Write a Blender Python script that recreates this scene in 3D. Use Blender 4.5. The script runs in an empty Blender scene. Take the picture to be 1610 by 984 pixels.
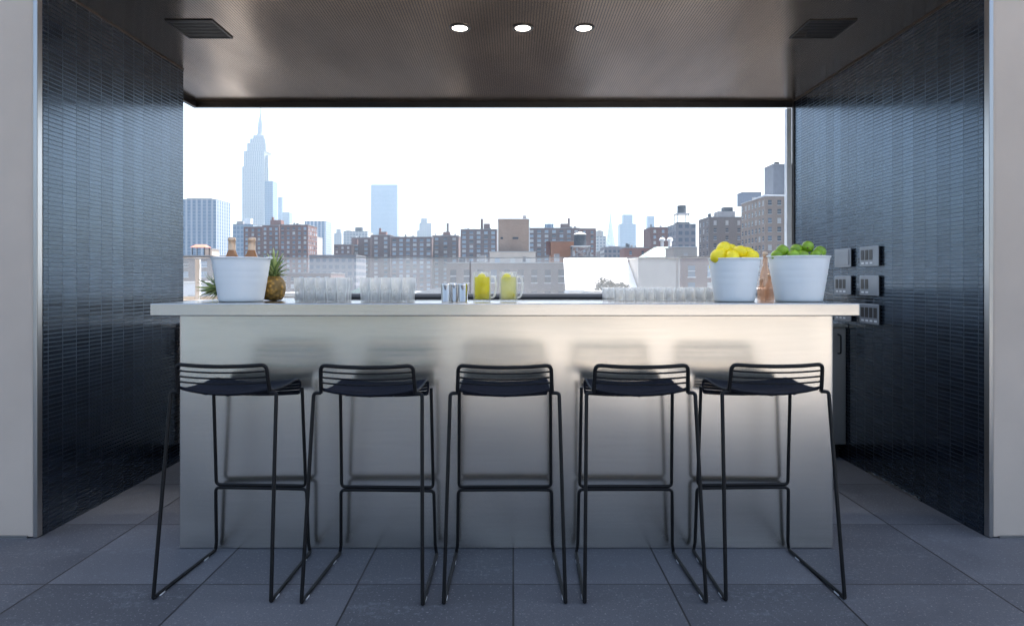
import bpy, bmesh, math, random
from mathutils import Vector, Matrix, Euler
R = math.radians
random.seed(7)
SC = bpy.context.scene
COL = SC.collection

# ------------------------------------------------------------------ camera
EYE = 1.2
F = 1000.0                      # focal length in photo pixels (photo 1610 wide)
cam = bpy.data.cameras.new('camera'); camo = bpy.data.objects.new('camera', cam); COL.objects.link(camo)
camo.location = (0, 0, EYE); camo.rotation_euler = (R(90), 0, 0)
cam.sensor_width = 36; cam.lens = 36*F/1610
cam.shift_x = -2/1610; cam.shift_y = -52/1610
cam.clip_start = 0.05; cam.clip_end = 20000
SC.camera = camo

# ------------------------------------------------------------------ light
SUN_EL, SUN_AZ = 62, 33         # azimuth from +Y towards +X
W = bpy.data.worlds.new('World'); SC.world = W; W.use_nodes = True
wn = W.node_tree; bgn = wn.nodes['Background']
sky = wn.nodes.new('ShaderNodeTexSky'); sky.sky_type = 'NISHITA'; sky.sun_disc = False
sky.sun_elevation = R(SUN_EL); sky.sun_rotation = R(SUN_AZ)
sky.air_density = 1.0; sky.dust_density = 4.5; sky.ozone_density = 1.0; sky.altitude = 50
wn.links.new(sky.outputs[0], bgn.inputs[0]); bgn.inputs[1].default_value = 0.14
sl = bpy.data.lights.new('sun', 'SUN'); so = bpy.data.objects.new('sun', sl); COL.objects.link(so)
sl.energy = 5.0; sl.angle = R(0.5); sl.color = (1, .955, .89)
sd = Vector((math.sin(R(SUN_AZ))*math.cos(R(SUN_EL)), math.cos(R(SUN_AZ))*math.cos(R(SUN_EL)), math.sin(R(SUN_EL))))
so.rotation_euler = sd.to_track_quat('Z', 'Y').to_euler(); so.location = (20, 20, 60)
SC.view_settings.view_transform = 'Standard'; SC.view_settings.look = 'None'
SC.view_settings.exposure = 1.5; SC.view_settings.gamma = 1; SC.view_settings.use_curve_mapping = False
cy = SC.cycles
cy.use_denoising = True; cy.max_bounces = 10; cy.diffuse_bounces = 5; cy.glossy_bounces = 5
cy.transmission_bounces = 10; cy.transparent_max_bounces = 24; cy.volume_bounces = 1
cy.caustics_reflective = False; cy.caustics_refractive = False; cy.sample_clamp_indirect = 6
try: cy.denoising_prefilter = 'ACCURATE'
except Exception: pass

# ------------------------------------------------------------------ materials
class NT:
    def __init__(s, name):
        s.m = bpy.data.materials.new(name); s.m.use_nodes = True
        s.t = s.m.node_tree; s.b = s.t.nodes['Principled BSDF']
    def n(s, ty, **kw):
        x = s.t.nodes.new('ShaderNode'+ty)
        for k, v in kw.items(): setattr(x, k, v)
        return x
    def l(s, a, b): s.t.links.new(a, b)
    def inp(s, k, v): s.b.inputs[k].default_value = v
    def coord(s): return s.n('TexCoord').outputs['Object']
    def noise(s, scale, detail=4, vec=None, mapscale=None, rough=.55):
        nz = s.n('TexNoise'); nz.inputs['Scale'].default_value = scale; nz.inputs['Detail'].default_value = detail
        nz.inputs['Roughness'].default_value = rough
        v = vec or s.coord()
        if mapscale:
            mp = s.n('Mapping'); mp.inputs['Scale'].default_value = mapscale; s.l(v, mp.inputs[0]); v = mp.outputs[0]
        s.l(v, nz.inputs['Vector']); return nz.outputs['Fac']
    def ramp(s, fac, stops):
        r = s.n('ValToRGB'); e = r.color_ramp.elements
        while len(e) < len(stops): e.new(.5)
        for q, (p, c) in zip(e, stops):
            q.position = p; q.color = (c[0], c[1], c[2], 1) if hasattr(c, '__len__') else (c, c, c, 1)
        s.l(fac, r.inputs[0]); return r.outputs[0]
    def math(s, op, a, b=None):
        m = s.n('Math', operation=op)
        for i, v in enumerate((a, b)):
            if v is None: continue
            if isinstance(v, (int, float)): m.inputs[i].default_value = v
            else: s.l(v, m.inputs[i])
        return m.outputs[0]
    def bump(s, h, strength=.3, dist=.01, normal=None):
        b = s.n('Bump'); b.inputs['Strength'].default_value = strength; b.inputs['Distance'].default_value = dist
        s.l(h, b.inputs['Height'])
        if normal: s.l(normal, b.inputs['Normal'])
        s.l(b.outputs[0], s.b.inputs['Normal']); return b.outputs[0]
    def mix(s, fac, a, b):
        m = s.n('MixRGB')
        for i, v in enumerate((fac, a, b)):
            if isinstance(v, (int, float)): m.inputs[i].default_value = v if i == 0 else (v, v, v, 1)
            elif hasattr(v, '__len__'): m.inputs[i].default_value = (*v, 1)
            else: s.l(v, m.inputs[i])
        return m.outputs[0]

MC = {}
def plain(name, col, rough=.5, metal=0, var=.12, scale=6, bump=0, bscale=60, **kw):
    if name in MC: return MC[name]
    t = NT(name); f = t.noise(scale)
    lo = [c*(1-var) for c in col]; hi = [min(1, c*(1+var)) for c in col]
    t.l(t.ramp(f, [(.3, lo), (.7, hi)]), t.b.inputs['Base Color'])
    t.inp('Roughness', rough); t.inp('Metallic', metal)
    if bump: t.bump(t.noise(bscale, 5), bump, .004)
    for k, v in kw.items(): t.inp(k.replace('_', ' '), v)
    MC[name] = t.m; return t.m

def brushed(name, col, rough, streak=(1, 1, 60), strength=.06, smudge=.08, aniso=0.0):
    t = NT(name)
    s = t.noise(14, 5, mapscale=streak)
    big = t.noise(1.3, 3)
    t.l(t.ramp(s, [(.25, [c*.955 for c in col]), (.75, [min(1, c*1.045) for c in col])]), t.b.inputs['Base Color'])
    t.inp('Metallic', 1)
    r = t.math('ADD', t.math('MULTIPLY', big, smudge), t.math('ADD', t.math('MULTIPLY', s, .004), rough-.02))
    t.l(r, t.b.inputs['Roughness'])
    return t.m

def tile_mat(sign):
    t = NT('navy_glazed_tile'); geo = t.n('NewGeometry')
    sx = t.n('SeparateXYZ'); t.l(geo.outputs['Position'], sx.inputs[0])
    u = t.math('DIVIDE', sx.outputs['Y'], .0975); v = t.math('DIVIDE', sx.outputs['Z'], .021)
    fu = t.math('FRACT', u); fv = t.math('FRACT', v)
    def edge(f, w):
        d = t.math('MINIMUM', f, t.math('SUBTRACT', 1.0, f)); mr = t.n('MapRange')
        t.l(d, mr.inputs[0]); mr.inputs[1].default_value = w*.4; mr.inputs[2].default_value = w; return mr.outputs[0]
    tilef = t.math('MULTIPLY', edge(fu, .035), edge(fv, .15))
    cx = t.n('CombineXYZ'); t.l(t.math('FLOOR', u), cx.inputs[0]); t.l(t.math('FLOOR', v), cx.inputs[1])
    wnz = t.n('TexWhiteNoise', noise_dimensions='3D'); t.l(cx.outputs[0], wnz.inputs['Vector'])
    colr = t.ramp(wnz.outputs['Value'], [(0, (.003, .005, .010)), (1, (.005, .009, .018))])
    cc = t.n('CombineXYZ'); t.l(t.math('FLOOR', u), cc.inputs[0]); colw = t.n('TexWhiteNoise', noise_dimensions='3D'); t.l(cc.outputs[0], colw.inputs['Vector'])
    t.l(t.mix(tilef, (.007, .008, .010), colr), t.b.inputs['Base Color'])
    t.l(t.ramp(t.math('ADD', t.math('MULTIPLY', colw.outputs['Value'], .75), t.math('MULTIPLY', wnz.outputs['Value'], .25)), [(0, .58), (1, .92)]), t.b.inputs['Specular IOR Level'])
    wide = t.noise(2.2, 3)
    ro = t.mix(tilef, .38, t.ramp(t.math('MULTIPLY', t.math('ADD', wnz.outputs['Value'], wide), .5), [(.1, .14), (.9, .22)]))
    t.l(ro, t.b.inputs['Roughness'])
    # per tile tilt
    vs = t.n('VectorMath', operation='SUBTRACT'); t.l(wnz.outputs['Color'], vs.inputs[0]); vs.inputs[1].default_value = (.5, .5, .5)
    vm = t.n('VectorMath', operation='SCALE'); t.l(vs.outputs[0], vm.inputs[0]); vm.inputs['Scale'].default_value = .011
    va = t.n('VectorMath', operation='ADD'); t.l(geo.outputs['Normal'], va.inputs[0]); t.l(vm.outputs[0], va.inputs[1])
    vn = t.n('VectorMath', operation='NORMALIZE'); t.l(va.outputs[0], vn.inputs[0])
    t.bump(tilef, .28, .0008, vn.outputs[0])
    t.inp('IOR', 1.75); t.inp('Specular Tint', (.56, .77, 1, 1))
    return t.m

def ceiling_mat():
    t = NT('reeded_bronze_metal'); geo = t.n('NewGeometry')
    sx = t.n('SeparateXYZ'); t.l(geo.outputs['Position'], sx.inputs[0])
    ph = t.math('FRACT', t.math('DIVIDE', sx.outputs['X'], .0155))
    tri = t.math('ABSOLUTE', t.math('SUBTRACT', ph, .5))
    groove = t.ramp(tri, [(.30, 1), (.42, 0)])
    py = t.math('FRACT', t.math('DIVIDE', sx.outputs['Y'], .0155))
    dot = t.ramp(t.math('ABSOLUTE', t.math('SUBTRACT', py, .5)), [(.30, 1), (.42, .55)])
    gg = t.math('MULTIPLY', groove, dot)
    big = t.noise(1.6, 4, mapscale=(1.4, .5, 1))
    base = t.ramp(big, [(.3, (.19, .135, .095)), (.7, (.36, .27, .195))])
    t.l(t.mix(gg, (.045, .038, .033), base), t.b.inputs['Base Color'])
    t.inp('Metallic', .9)
    ro = t.ramp(t.noise(2.4, 4, mapscale=(1, .35, 1)), [(.3, .16), (.7, .255)])
    t.l(ro, t.b.inputs['Roughness'])
    return t.m

def paver_mat():
    t = NT('bluestone_paver'); geo = t.n('NewGeometry')
    sx = t.n('SeparateXYZ'); t.l(geo.outputs['Position'], sx.inputs[0])
    P = .615
    u = t.math('DIVIDE', t.math('ADD', sx.outputs['X'], 0.0), P); v = t.math('DIVIDE', t.math('SUBTRACT', sx.outputs['Y'], 2.51), P)
    def edge(f):
        f = t.math('FRACT', f); d = t.math('MINIMUM', f, t.math('SUBTRACT', 1.0, f)); mr = t.n('MapRange')
        t.l(d, mr.inputs[0]); mr.inputs[1].default_value = .0035; mr.inputs[2].default_value = .008; return mr.outputs[0]
    m = t.math('MULTIPLY', edge(u), t.math('ADD', t.math('MULTIPLY', edge(v), .75), .25))
    cx = t.n('CombineXYZ'); t.l(t.math('FLOOR', u), cx.inputs[0]); t.l(t.math('FLOOR', v), cx.inputs[1])
    wnz = t.n('TexWhiteNoise', noise_dimensions='3D'); t.l(cx.outputs[0], wnz.inputs['Vector'])
    grain = t.noise(160, 3); cloud = t.noise(3.2, 6, rough=.65); sweep = t.noise(5, 6, mapscale=(.5, 1.6, 1))
    f = t.math('ADD', t.math('MULTIPLY', wnz.outputs['Value'], .46), t.math('ADD', t.math('MULTIPLY', cloud, .45), t.math('MULTIPLY', grain, .3)))
    c = t.ramp(f, [(.3, (.062, .067, .080)), (.75, (.155, .163, .182))])
    chalk = t.ramp(t.math('MULTIPLY', sweep, t.noise(40, 4)), [(.30, 0), (.46, .6)])
    c = t.mix(chalk, c, (.20, .225, .25))
    speck = t.ramp(t.noise(95, 1), [(.64, 0), (.71, .8)])
    c = t.mix(speck, c, (.26, .265, .275))
    c = t.mix(t.ramp(t.noise(260, 2), [(.3, .45), (.6, 0)]), c, (.03, .033, .04))
    t.l(t.mix(m, (.012, .012, .014), c), t.b.inputs['Base Color'])
    t.l(t.ramp(cloud, [(.3, .48), (.7, .72)]), t.b.inputs['Roughness'])
    t.bump(t.math('ADD', m, t.math('MULTIPLY', grain, .12)), .5, .004)
    return t.m

def facade_mat(name, wall, glass, sx_, sz_, fillx=.55, fillz=.55, stripes=False):
    """grid of windows for far towers; sx_, sz_ bay sizes in metres"""
    t = NT(name); geo = t.n('NewGeometry'); tc = t.n('TexCoord')
    s = t.n('SeparateXYZ'); t.l(tc.outputs['Object'], s.inputs[0])
    ax = t.math('ADD', s.outputs['X'], s.outputs['Y'])
    u = t.math('FRACT', t.math('DIVIDE', ax, sx_)); v = t.math('FRACT', t.math('DIVIDE', s.outputs['Z'], sz_))
    mu = t.math('LESS_THAN', u, fillx); mv = t.math('LESS_THAN', v, fillz)
    ns = t.n('SeparateXYZ'); t.l(geo.outputs['Normal'], ns.inputs[0])
    up = t.math('LESS_THAN', t.math('ABSOLUTE', ns.outputs['Z']), .5)
    m = t.math('MULTIPLY', mu, up)
    if not stripes: m = t.math('MULTIPLY', m, mv)
    else: m = t.math('MULTIPLY', m, t.math('ADD', t.math('MULTIPLY', mv, .3), .7))
    nz = t.noise(.05, 3)
    w = t.mix(nz, [c*.9 for c in wall], [min(1, c*1.1) for c in wall])
    t.l(t.mix(m, w, glass), t.b.inputs['Base Color'])
    t.l(t.mix(m, .8, .25), t.b.inputs['Roughness'])
    return t.m

def brick_mat(name, c1, c2, mortar=(.35, .32, .3), scale=1.0):
    if name in MC: return MC[name]
    t = NT(name); tc = t.n('TexCoord'); s = t.n('SeparateXYZ'); t.l(tc.outputs['Object'], s.inputs[0])
    c = t.n('CombineXYZ'); t.l(t.math('ADD', s.outputs['X'], s.outputs['Y']), c.inputs[0]); t.l(s.outputs['Z'], c.inputs[1])
    b = t.n('TexBrick'); t.l(c.outputs[0], b.inputs['Vector'])
    b.inputs['Scale'].default_value = scale
    b.inputs['Color1'].default_value = (*c1, 1); b.inputs['Color2'].default_value = (*c2, 1); b.inputs['Mortar'].default_value = (*mortar, 1)
    b.inputs['Brick Width'].default_value = .44; b.inputs['Row Height'].default_value = .16; b.inputs['Mortar Size'].default_value = .012
    st = t.noise(.25, 5, mapscale=(1, 1, .35))
    t.l(t.mix(t.ramp(st, [(.35, 0), (.75, .45)]), b.outputs['Color'], [q*.6 for q in c1]), t.b.inputs['Base Color'])
    t.inp('Roughness', .85)
    MC[name] = t.m; return t.m

M = dict(
    tile=tile_mat(1), ceiling=ceiling_mat(), paver=paver_mat(),
    bronze=plain('bronze_trim', (.16, .13, .11), .45, .8),
    steel=brushed('brushed_steel', (.68, .645, .595), .208, (.25, 8, 9), .04, .09),
    slab=brushed('satin_steel', (.64, .62, .59), .19, (.25, 6, 9), .02, .05),
    steel_door=brushed('cabinet_steel', (.45, .44, .43), .34, (60, 1, 1)),
    chrome=brushed('polished_steel', (.78, .77, .75), .10, (30, 30, 1), .01, .03),
    alu=brushed('aluminium_trim', (.46, .45, .44), .30, (40, 40, .5), .02),
    plaster=plain('warm_grey_plaster', (.56, .465, .385), .8, var=.05, scale=2.5, bump=.12, bscale=25),
    black=plain('black_powder_coat', (.006, .006, .007), .42, var=.2, scale=40, Specular_IOR_Level=.25),
    navy=plain('dark_navy_coat', (.007, .009, .018), .45, var=.2, scale=40, Specular_IOR_Level=.3),
    darkm=plain('dark_frame_metal', (.035, .033, .034), .4, .6),
    rubber=plain('black_rubber', (.018, .018, .019), .55, bump=.2),
    white_enamel=plain('pale_blue_white_enamel', (.88, .91, .92), .35, var=.03, scale=3),
    whitew=plain('white_painted_wall', (.80, .79, .77), .7, var=.05, scale=.8),
    whitem=plain('white_painted_metal', (.8, .81, .82), .4, var=.03),
    cream=plain('cream_render', (.44, .40, .36), .8, var=.1, scale=.4),
    roofgrey=plain('grey_roofing', (.28, .28, .29), .85, var=.2, scale=.3),
    rooflt=plain('silver_roof_coating', (.34, .35, .36), .7, var=.1, scale=.3),
    copper=plain('green_copper_roof', (.25, .36, .31), .7, var=.2, scale=.6),
    wood=plain('weathered_tank_wood', (.075, .085, .10), .8, var=.3, scale=3),
    teracotta=plain('red_canvas', (.48, .16, .11), .8),
    asphalt=plain('city_asphalt', (.055, .055, .06), .9, var=.3, scale=.02),
    pale_deck=plain('added_pale_decking', (.60, .545, .47), .6, var=.15, scale=3),
    glassdk=plain('dark_window_glass', (.045, .06, .085), .15, var=.3, scale=.4),
    glasslt=plain('sky_lit_window_glass', (.30, .38, .46), .12, var=.6, scale=.25),
    glassmid=plain('mid_window_glass', (.13, .17, .22), .15, var=.4, scale=.3),
    blind=plain('drawn_window_blind', (.48, .47, .45), .6, var=.2, scale=.3),
    winwhite=plain('white_window_frame', (.62, .63, .64), .6),
    socket=plain('black_socket', (.01, .01, .012), .4),
    cover=plain('grey_outlet_cover', (.24, .26, .29), .33, .35, var=.08, scale=8),
    labelw=plain('white_label_strip', (.75, .76, .78), .5, var=.2, scale=300),
    lemon=plain('lemon_peel', (.92, .75, .02), .38, var=.08, scale=14, bump=.35, bscale=260),
    lime=plain('lime_peel', (.22, .38, .02), .32, var=.4, scale=18, bump=.3, bscale=260),
    stem=plain('fruit_stem', (.10, .07, .03), .8),
    leaf=plain('pineapple_leaf', (.16, .24, .08), .5, var=.5, scale=20),
    leaf2=plain('pale_pineapple_leaf', (.46, .52, .20), .5, var=.4, scale=20),
    foil=plain('rose_gold_foil', (.78, .56, .40), .35, .6, var=.15, scale=40, bump=.3, bscale=90),
    amber=plain('amber_glass', (.35, .16, .06), .12, var=.2),
    bush=plain('rooftop_shrub', (.07, .065, .05), .8, var=.4, scale=3),
)
def principled(name, **kw):
    t = NT(name); 
    for k, v in kw.items(): t.inp(k.replace('_', ' '), v)
    return t
def glass_like(name, col, rough=.02, ior=1.45, trans=1.0, nz=0.0):
    t = NT(name); t.inp('Base Color', (*col, 1)); t.inp('Transmission Weight', trans); t.inp('IOR', ior)
    t.l(t.ramp(t.noise(30, 3), [(.3, max(0, rough-nz)), (.7, rough+nz)]), t.b.inputs['Roughness'])
    return t.m
def clear(name, col, alpha, gloss=.12, trl=.7, va=.12, vs=25, rim=0):
    """thin drinkware: part see-through, part light-scattering, with a clear gloss"""
    t = NT(name); t.t.nodes.remove(t.b); out = t.t.nodes['Material Output']
    tr = t.n('BsdfTransparent'); tr.inputs[0].default_value = (*(col if alpha > .6 else [min(1, c*.3+.7) for c in col]), 1)
    tl = t.n('BsdfTranslucent'); tl.inputs[0].default_value = (*col, 1)
    df = t.n('BsdfDiffuse'); df.inputs[0].default_value = (*col, 1)
    gl = t.n('BsdfGlossy'); gl.inputs['Roughness'].default_value = .05
    m1 = t.n('MixShader'); m1.inputs[0].default_value = 1-trl; t.l(tl.outputs[0], m1.inputs[1]); t.l(df.outputs[0], m1.inputs[2])
    m2 = t.n('MixShader'); base_a = t.ramp(t.noise(vs, 4), [(.3, max(0, alpha-va)), (.7, min(1, alpha+va))])
    if rim:
        lw = t.n('LayerWeight'); lw.inputs[0].default_value = .4
        base_a = t.math('MINIMUM', t.math('ADD', base_a, t.math('MULTIPLY', t.math('POWER', lw.outputs['Facing'], 2.5), rim)), 1.0)
    t.l(base_a, m2.inputs[0]); t.l(tr.outputs[0], m2.inputs[1]); t.l(m1.outputs[0], m2.inputs[2])
    fr = t.n('LayerWeight'); fr.inputs[0].default_value = .25
    m3 = t.n('MixShader'); t.l(t.math('ADD', t.math('MULTIPLY', t.math('POWER', fr.outputs['Facing'], 3), .35), gloss*.15), m3.inputs[0]); t.l(m2.outputs[0], m3.inputs[1]); t.l(gl.outputs[0], m3.inputs[2])
    t.l(m3.outputs[0], out.inputs[0]); return t.m
M['tumbler'] = clear('clear_tumbler_glass', (.99, 1, 1), .30, .14, .9, .07, 25, .75)
M['mugglass'] = clear('mug_glass', (.99, 1, 1), .10, .12, .9, .05, 25, .6)
M['handleglass'] = clear('mug_handle_glass', (.99, 1, 1), .5, .2, .85)
M['lemonade'] = clear('lemonade', (1, .95, .04), .72, 0, .95)
M['pale_drink'] = clear('pale_lemonade', (1, .98, .62), .8, 0, .9)
M['rose'] = clear('rose_drink', (.98, .66, .45), .42, .1, .8)
M['slice'] = plain('lemon_slice', (.95, .78, .01), .5, var=.1, scale=60)
def rail_glass_old():
    t = NT('balustrade_glass'); t.inp('Base Color', (.75, .80, .86, 1)); t.inp('Roughness', .06)
    f = t.noise(1.4, 4, mapscale=(1, 1, .4))
    t.l(t.ramp(f, [(.3, .13), (.75, .25)]), t.b.inputs['Alpha']); return t.m
M['railglass'] = clear('balustrade_glass', (.88, .93, .98), .06, .08, .8, .015, 1.5)  # milky scattering stands in for sky reflected in the panes
def emis(name, col, s):
    t = NT(name); t.inp('Base Color', (*col, 1)); t.inp('Emission Color', (*col, 1)); t.inp('Emission Strength', s); return t.m
M['lamp'] = emis('lit_lamp_lens', (1, .94, .84), 4)
def pine_mat():
    t = NT('pineapple_skin'); v = t.n('TexVoronoi'); v.inputs['Scale'].default_value = 55; t.l(t.coord(), v.inputs['Vector'])
    t.l(t.ramp(v.outputs['Distance'], [(.1, (.66, .36, .07)), (.6, (.22, .13, .03))]), t.b.inputs['Base Color'])
    t.bump(t.math('MULTIPLY', v.outputs['Distance'], -1), 1, .006); t.inp('Roughness', .55); return t.m
M['pine'] = pine_mat()
M['added_pool'] = plain('added_pool_water', (.015, .07, .13), .05, var=.15, scale=.8, bump=.3, bscale=3)

# ------------------------------------------------------------------ mesh helpers
class MB:
    def __init__(s): s.v = []; s.f = []; s.mi = []; s.sm = []
    def add(s, vs, fs, mi=0, smooth=False):
        o = len(s.v); s.v += [tuple(v) for v in vs]
        for f in fs: s.f.append(tuple(i+o for i in f)); s.mi.append(mi); s.sm.append(smooth)
        return s
    def box(s, x0, x1, y0, y1, z0, z1, mi=0):
        v = [(x0,y0,z0),(x1,y0,z0),(x1,y1,z0),(x0,y1,z0),(x0,y0,z1),(x1,y0,z1),(x1,y1,z1),(x0,y1,z1)]
        return s.add(v, [(0,3,2,1),(4,5,6,7),(0,1,5,4),(1,2,6,5),(2,3,7,6),(3,0,4,7)], mi)
    def lathe(s, prof, cx=0, cy=0, n=32, mi=0, smooth=True, cap=True):
        vs = []; fs = []; m = len(prof)
        for r, z in prof:
            for k in range(n):
                a = 2*math.pi*k/n; vs.append((cx+r*math.cos(a), cy+r*math.sin(a), z))
        for i in range(m-1):
            for k in range(n):
                fs.append((i*n+k, i*n+(k+1)%n, (i+1)*n+(k+1)%n, (i+1)*n+k))
        s.add(vs, fs, mi, smooth)
        if cap:
            s.add(vs[:n], [tuple(range(n-1, -1, -1))], mi, False); s.add(vs[-n:], [tuple(range(n))], mi, False)
        return s
    def tube(s, pts, r, n=10, mi=0, closed=False):
        pts = [Vector(p) for p in pts]; N = len(pts)
        rr = r if hasattr(r, '__len__') else [r]*N
        vs = []; up = None; prev = None
        for i, p in enumerate(pts):
            if closed: t = pts[(i+1) % N]-pts[i-1]
            else: t = pts[min(i+1, N-1)]-pts[max(i-1, 0)]
            t.normalize()
            if up is None:
                up = Vector((0,0,1)) if abs(t.z) < .9 else Vector((0,1,0))
            a = up - t*up.dot(t); a.normalize(); up = a; b = t.cross(a)
            for k in range(n):
                q = 2*math.pi*k/n; vs.append(p + (a*math.cos(q)+b*math.sin(q))*rr[i])
        fs = []
        for i in range(N if closed else N-1):
            for k in range(n):
                j = (i+1) % N
                fs.append((i*n+k, i*n+(k+1)%n, j*n+(k+1)%n, j*n+k))
        s.add(vs, fs, mi, True)
        if not closed: s.add(vs[:n], [tuple(range(n-1,-1,-1))], mi); s.add(vs[-n:], [tuple(range(n))], mi)
        return s
    def xf(s, mat, start=0):
        for i in range(start, len(s.v)): s.v[i] = tuple(mat @ Vector(s.v[i]))
        return s
    def mesh(s, name, mats):
        me = bpy.data.meshes.new(name); me.from_pydata(s.v, [], s.f)
        if not isinstance(mats, (list, tuple)): mats = [mats]
        for m in mats: me.materials.append(m)
        me.polygons.foreach_set('material_index', s.mi); me.polygons.foreach_set('use_smooth', s.sm)
        me.update(); return me
    def build(s, name, mats, parent=None, loc=None, bevel=0):
        o = bpy.data.objects.new(name, s.mesh(name, mats)); COL.objects.link(o)
        if parent: o.parent = parent
        if loc: o.location = loc
        if bevel:
            b = o.modifiers.new('bevel', 'BEVEL'); b.width = bevel; b.segments = 2; b.limit_method = 'ANGLE'
        return o

def fillet(pts, rad, seg=5):
    """round the inner corners of a polyline"""
    pts = [Vector(p) for p in pts]; out = [pts[0]]
    for i in range(1, len(pts)-1):
        p = pts[i]; a = (pts[i-1]-p); b = (pts[i+1]-p)
        r = min(rad, a.length*.45, b.length*.45); a.normalize(); b.normalize()
        p0 = p+a*r; p1 = p+b*r
        for k in range(seg+1):
            t = k/seg; out.append(p0*(1-t)**2 + p*2*t*(1-t) + p1*t*t)
    out.append(pts[-1]); return out

def tag(o, label=None, cat=None, group=None, kind=None):
    if label: o['label'] = label
    if cat: o['category'] = cat
    if group: o['group'] = group
    if kind: o['kind'] = kind
    return o
def empty(name, loc=(0,0,0), label=None, cat=None, group=None, rz=0):
    o = bpy.data.objects.new(name, None); COL.objects.link(o); o.location = loc; o.rotation_euler = (0,0,rz)
    o.empty_display_size = .1
    return tag(o, label, cat, group)
def copy_tree(o, parent=None):
    c = o.copy(); COL.objects.link(c); c.parent = parent
    for ch in list(o.children): copy_tree(ch, c)
    return c
def struct(o): return tag(o, kind='structure')
def at(px, py, D): return Vector(((px-807)/F*D, D, EYE+(440-py)/F*D))

# ------------------------------------------------------------------ setting: terrace and niche
GZ = -42.0
YF, YB = 2.99, 5.05; XW = 2.21; ZC = 2.603
struct(MB().box(-9, 9, -3.2, 5.6, -.35, 0).build('terrace_floor', M['paver']))
struct(MB().box(-9, 9, -16, -3.2, -.35, .004).build('added_pale_decking', M['pale_deck']))  # unseen light boards added to brighten the reflection in the bar front
struct(MB().box(-9, -.35, -15.9, -3.4, .0045, .012).build('added_pool_water', M['added_pool']))  # unseen water added so the bar's left half reflects dark blue
struct(MB().box(-9000, 9000, -3000, 12000, GZ-1, GZ).build('ground', M['asphalt']))
b = MB().box(-9, 9, -16, 5.6, GZ, -.35); tag(b.build('building_base', M['plaster']), 'lower storeys of the building that carries the roof terrace', 'building')

# facade wall with the opening; its unseen height is set to shade the terrace
f = empty('facade_wall', (0, 2.963, 0), 'warm grey plaster wall framing the bar alcove opening on both sides', 'wall')
def wpart(name, b, m, par, off, bevel=0):
    o = b.build(name, m, par, bevel=bevel); o.location = (-off[0], -off[1], -off[2]); return o
OF = (0, 2.963, 0)
wpart('wall', MB().box(-9, -XW-.027, 2.963, 3.40, .006, 13.5), M['plaster'], f, OF)
wpart('wall', MB().box(XW+.027, 3.0, 2.963, 3.40, .006, 13.5), M['plaster'], f, OF)
wpart('wall', MB().box(3.0, 9, 2.963, 3.40, .006, 6.2), M['plaster'], f, OF)  # unseen end kept low to let sun reach the floor mirrored in the bar
wpart('wall', MB().box(-XW-.0268, XW+.0268, 2.964, 3.40, ZC+.06, 13.5), M['plaster'], f, OF)
for s in (-1, 1):
    x0, x1 = sorted((s*(XW+.002), s*(XW+.022)))
    wpart('corner_trim', MB().box(x0, x1, 2.955, 2.99, .004, ZC+.05), M['alu'], f, OF, bevel=.003)
    wpart('base_strip', MB().box(min(s*2.26, s*6), max(s*2.26, s*6), 2.955, 2.962, .0, .012), M['alu'], f, OF)
# tiled side walls
w = MB().box(-XW-.32, -XW, YF+.001, 4.26, 0, ZC-.002).build('tiled_wall', M['tile']); tag(w, 'navy glazed tile side wall on the left of the bar alcove', 'wall')
rw = empty('tiled_wall', (XW, 4, 0), 'navy glazed tile side wall on the right of the alcove carrying the outlets', 'wall')
wpart('wall', MB().box(XW, XW+.32, YF+.001, 4.99, 0, ZC-.002), M['tile'], rw, (XW, 4, 0))
wpart('end_trim', MB().box(XW-.006, XW+.32, 4.992, 5.03, 0, ZC-.002), M['darkm'], rw, (XW, 4, 0))
tb = MB().box(XW-.012, XW-.001, 3.45, 3.95, .002, .012)
for k in range(9): tb.box(XW-.014, XW-.002, 3.47+.05*k+random.random()*.02, 3.49+.05*k+random.random()*.03, .010, .018)
wpart('base_strip', tb, M['alu'], rw, (XW, 4, 0))
# ceiling
c = empty('ceiling', (0, 4, ZC)); struct(c)
OC = (0, 4, ZC)
def cpart(name, b, m, bevel=0): return wpart(name, b, m, c, OC, bevel)
sf = MB().box(-2.50, XW+.32, 2.992, 5.02, ZC+.002, ZC+.06); NU, NV = 120, 50
sf.add([(-2.5+(XW+2.82)*i/NU, 2.992+2.028*j/NV, ZC-.0002+.0011*math.sin(6.1*(-2.5+5.03*i/NU)+1.3*math.sin(j*.09))*min(1, j/6, (NV-j)/6)+.0008*math.sin(14.3*i/NU*5.03+j*.07+1)*min(1, j/6, (NV-j)/6)+.0004*math.sin(j*.31+i*.05)*min(1, j/6, (NV-j)/6)) for j in range(NV+1) for i in range(NU+1)],
       [(j*(NU+1)+i, (j+1)*(NU+1)+i, (j+1)*(NU+1)+i+1, j*(NU+1)+i+1) for j in range(NV) for i in range(NU)], 0, True)
cpart('soffit_panel', sf, M['ceiling'])
cpart('roof_slab', MB().box(-2.535, XW+.4, 3.41, 5.05, ZC+.062, ZC+.35), M['darkm'])
lp = MB().box(-2.535, XW, 5.022, 5.05, 2.563, ZC+.061).box(-2.535, -2.502, 4.27, 5.0215, 2.563, ZC+.061)
cpart('edge_fascia', lp, M['darkm'])
for s in (-1, 1):
    x0, x1 = sorted((s*(XW-.012), s*(XW-.001)))
    cpart('shadow_trim', MB().box(x0, x1, 2.995, 4.25 if s < 0 else 4.98, ZC-.006, ZC-.001), M['bronze'])
# window post on the right, pale
p = MB().box(2.174, 2.212, 5.052, 5.10, 0, 2.5625).build('window_post', plain('pale_blue_painted_post', (.84, .88, .92), .4)); tag(p, 'slim pale metal post at the right edge of the view opening', 'post')

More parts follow.
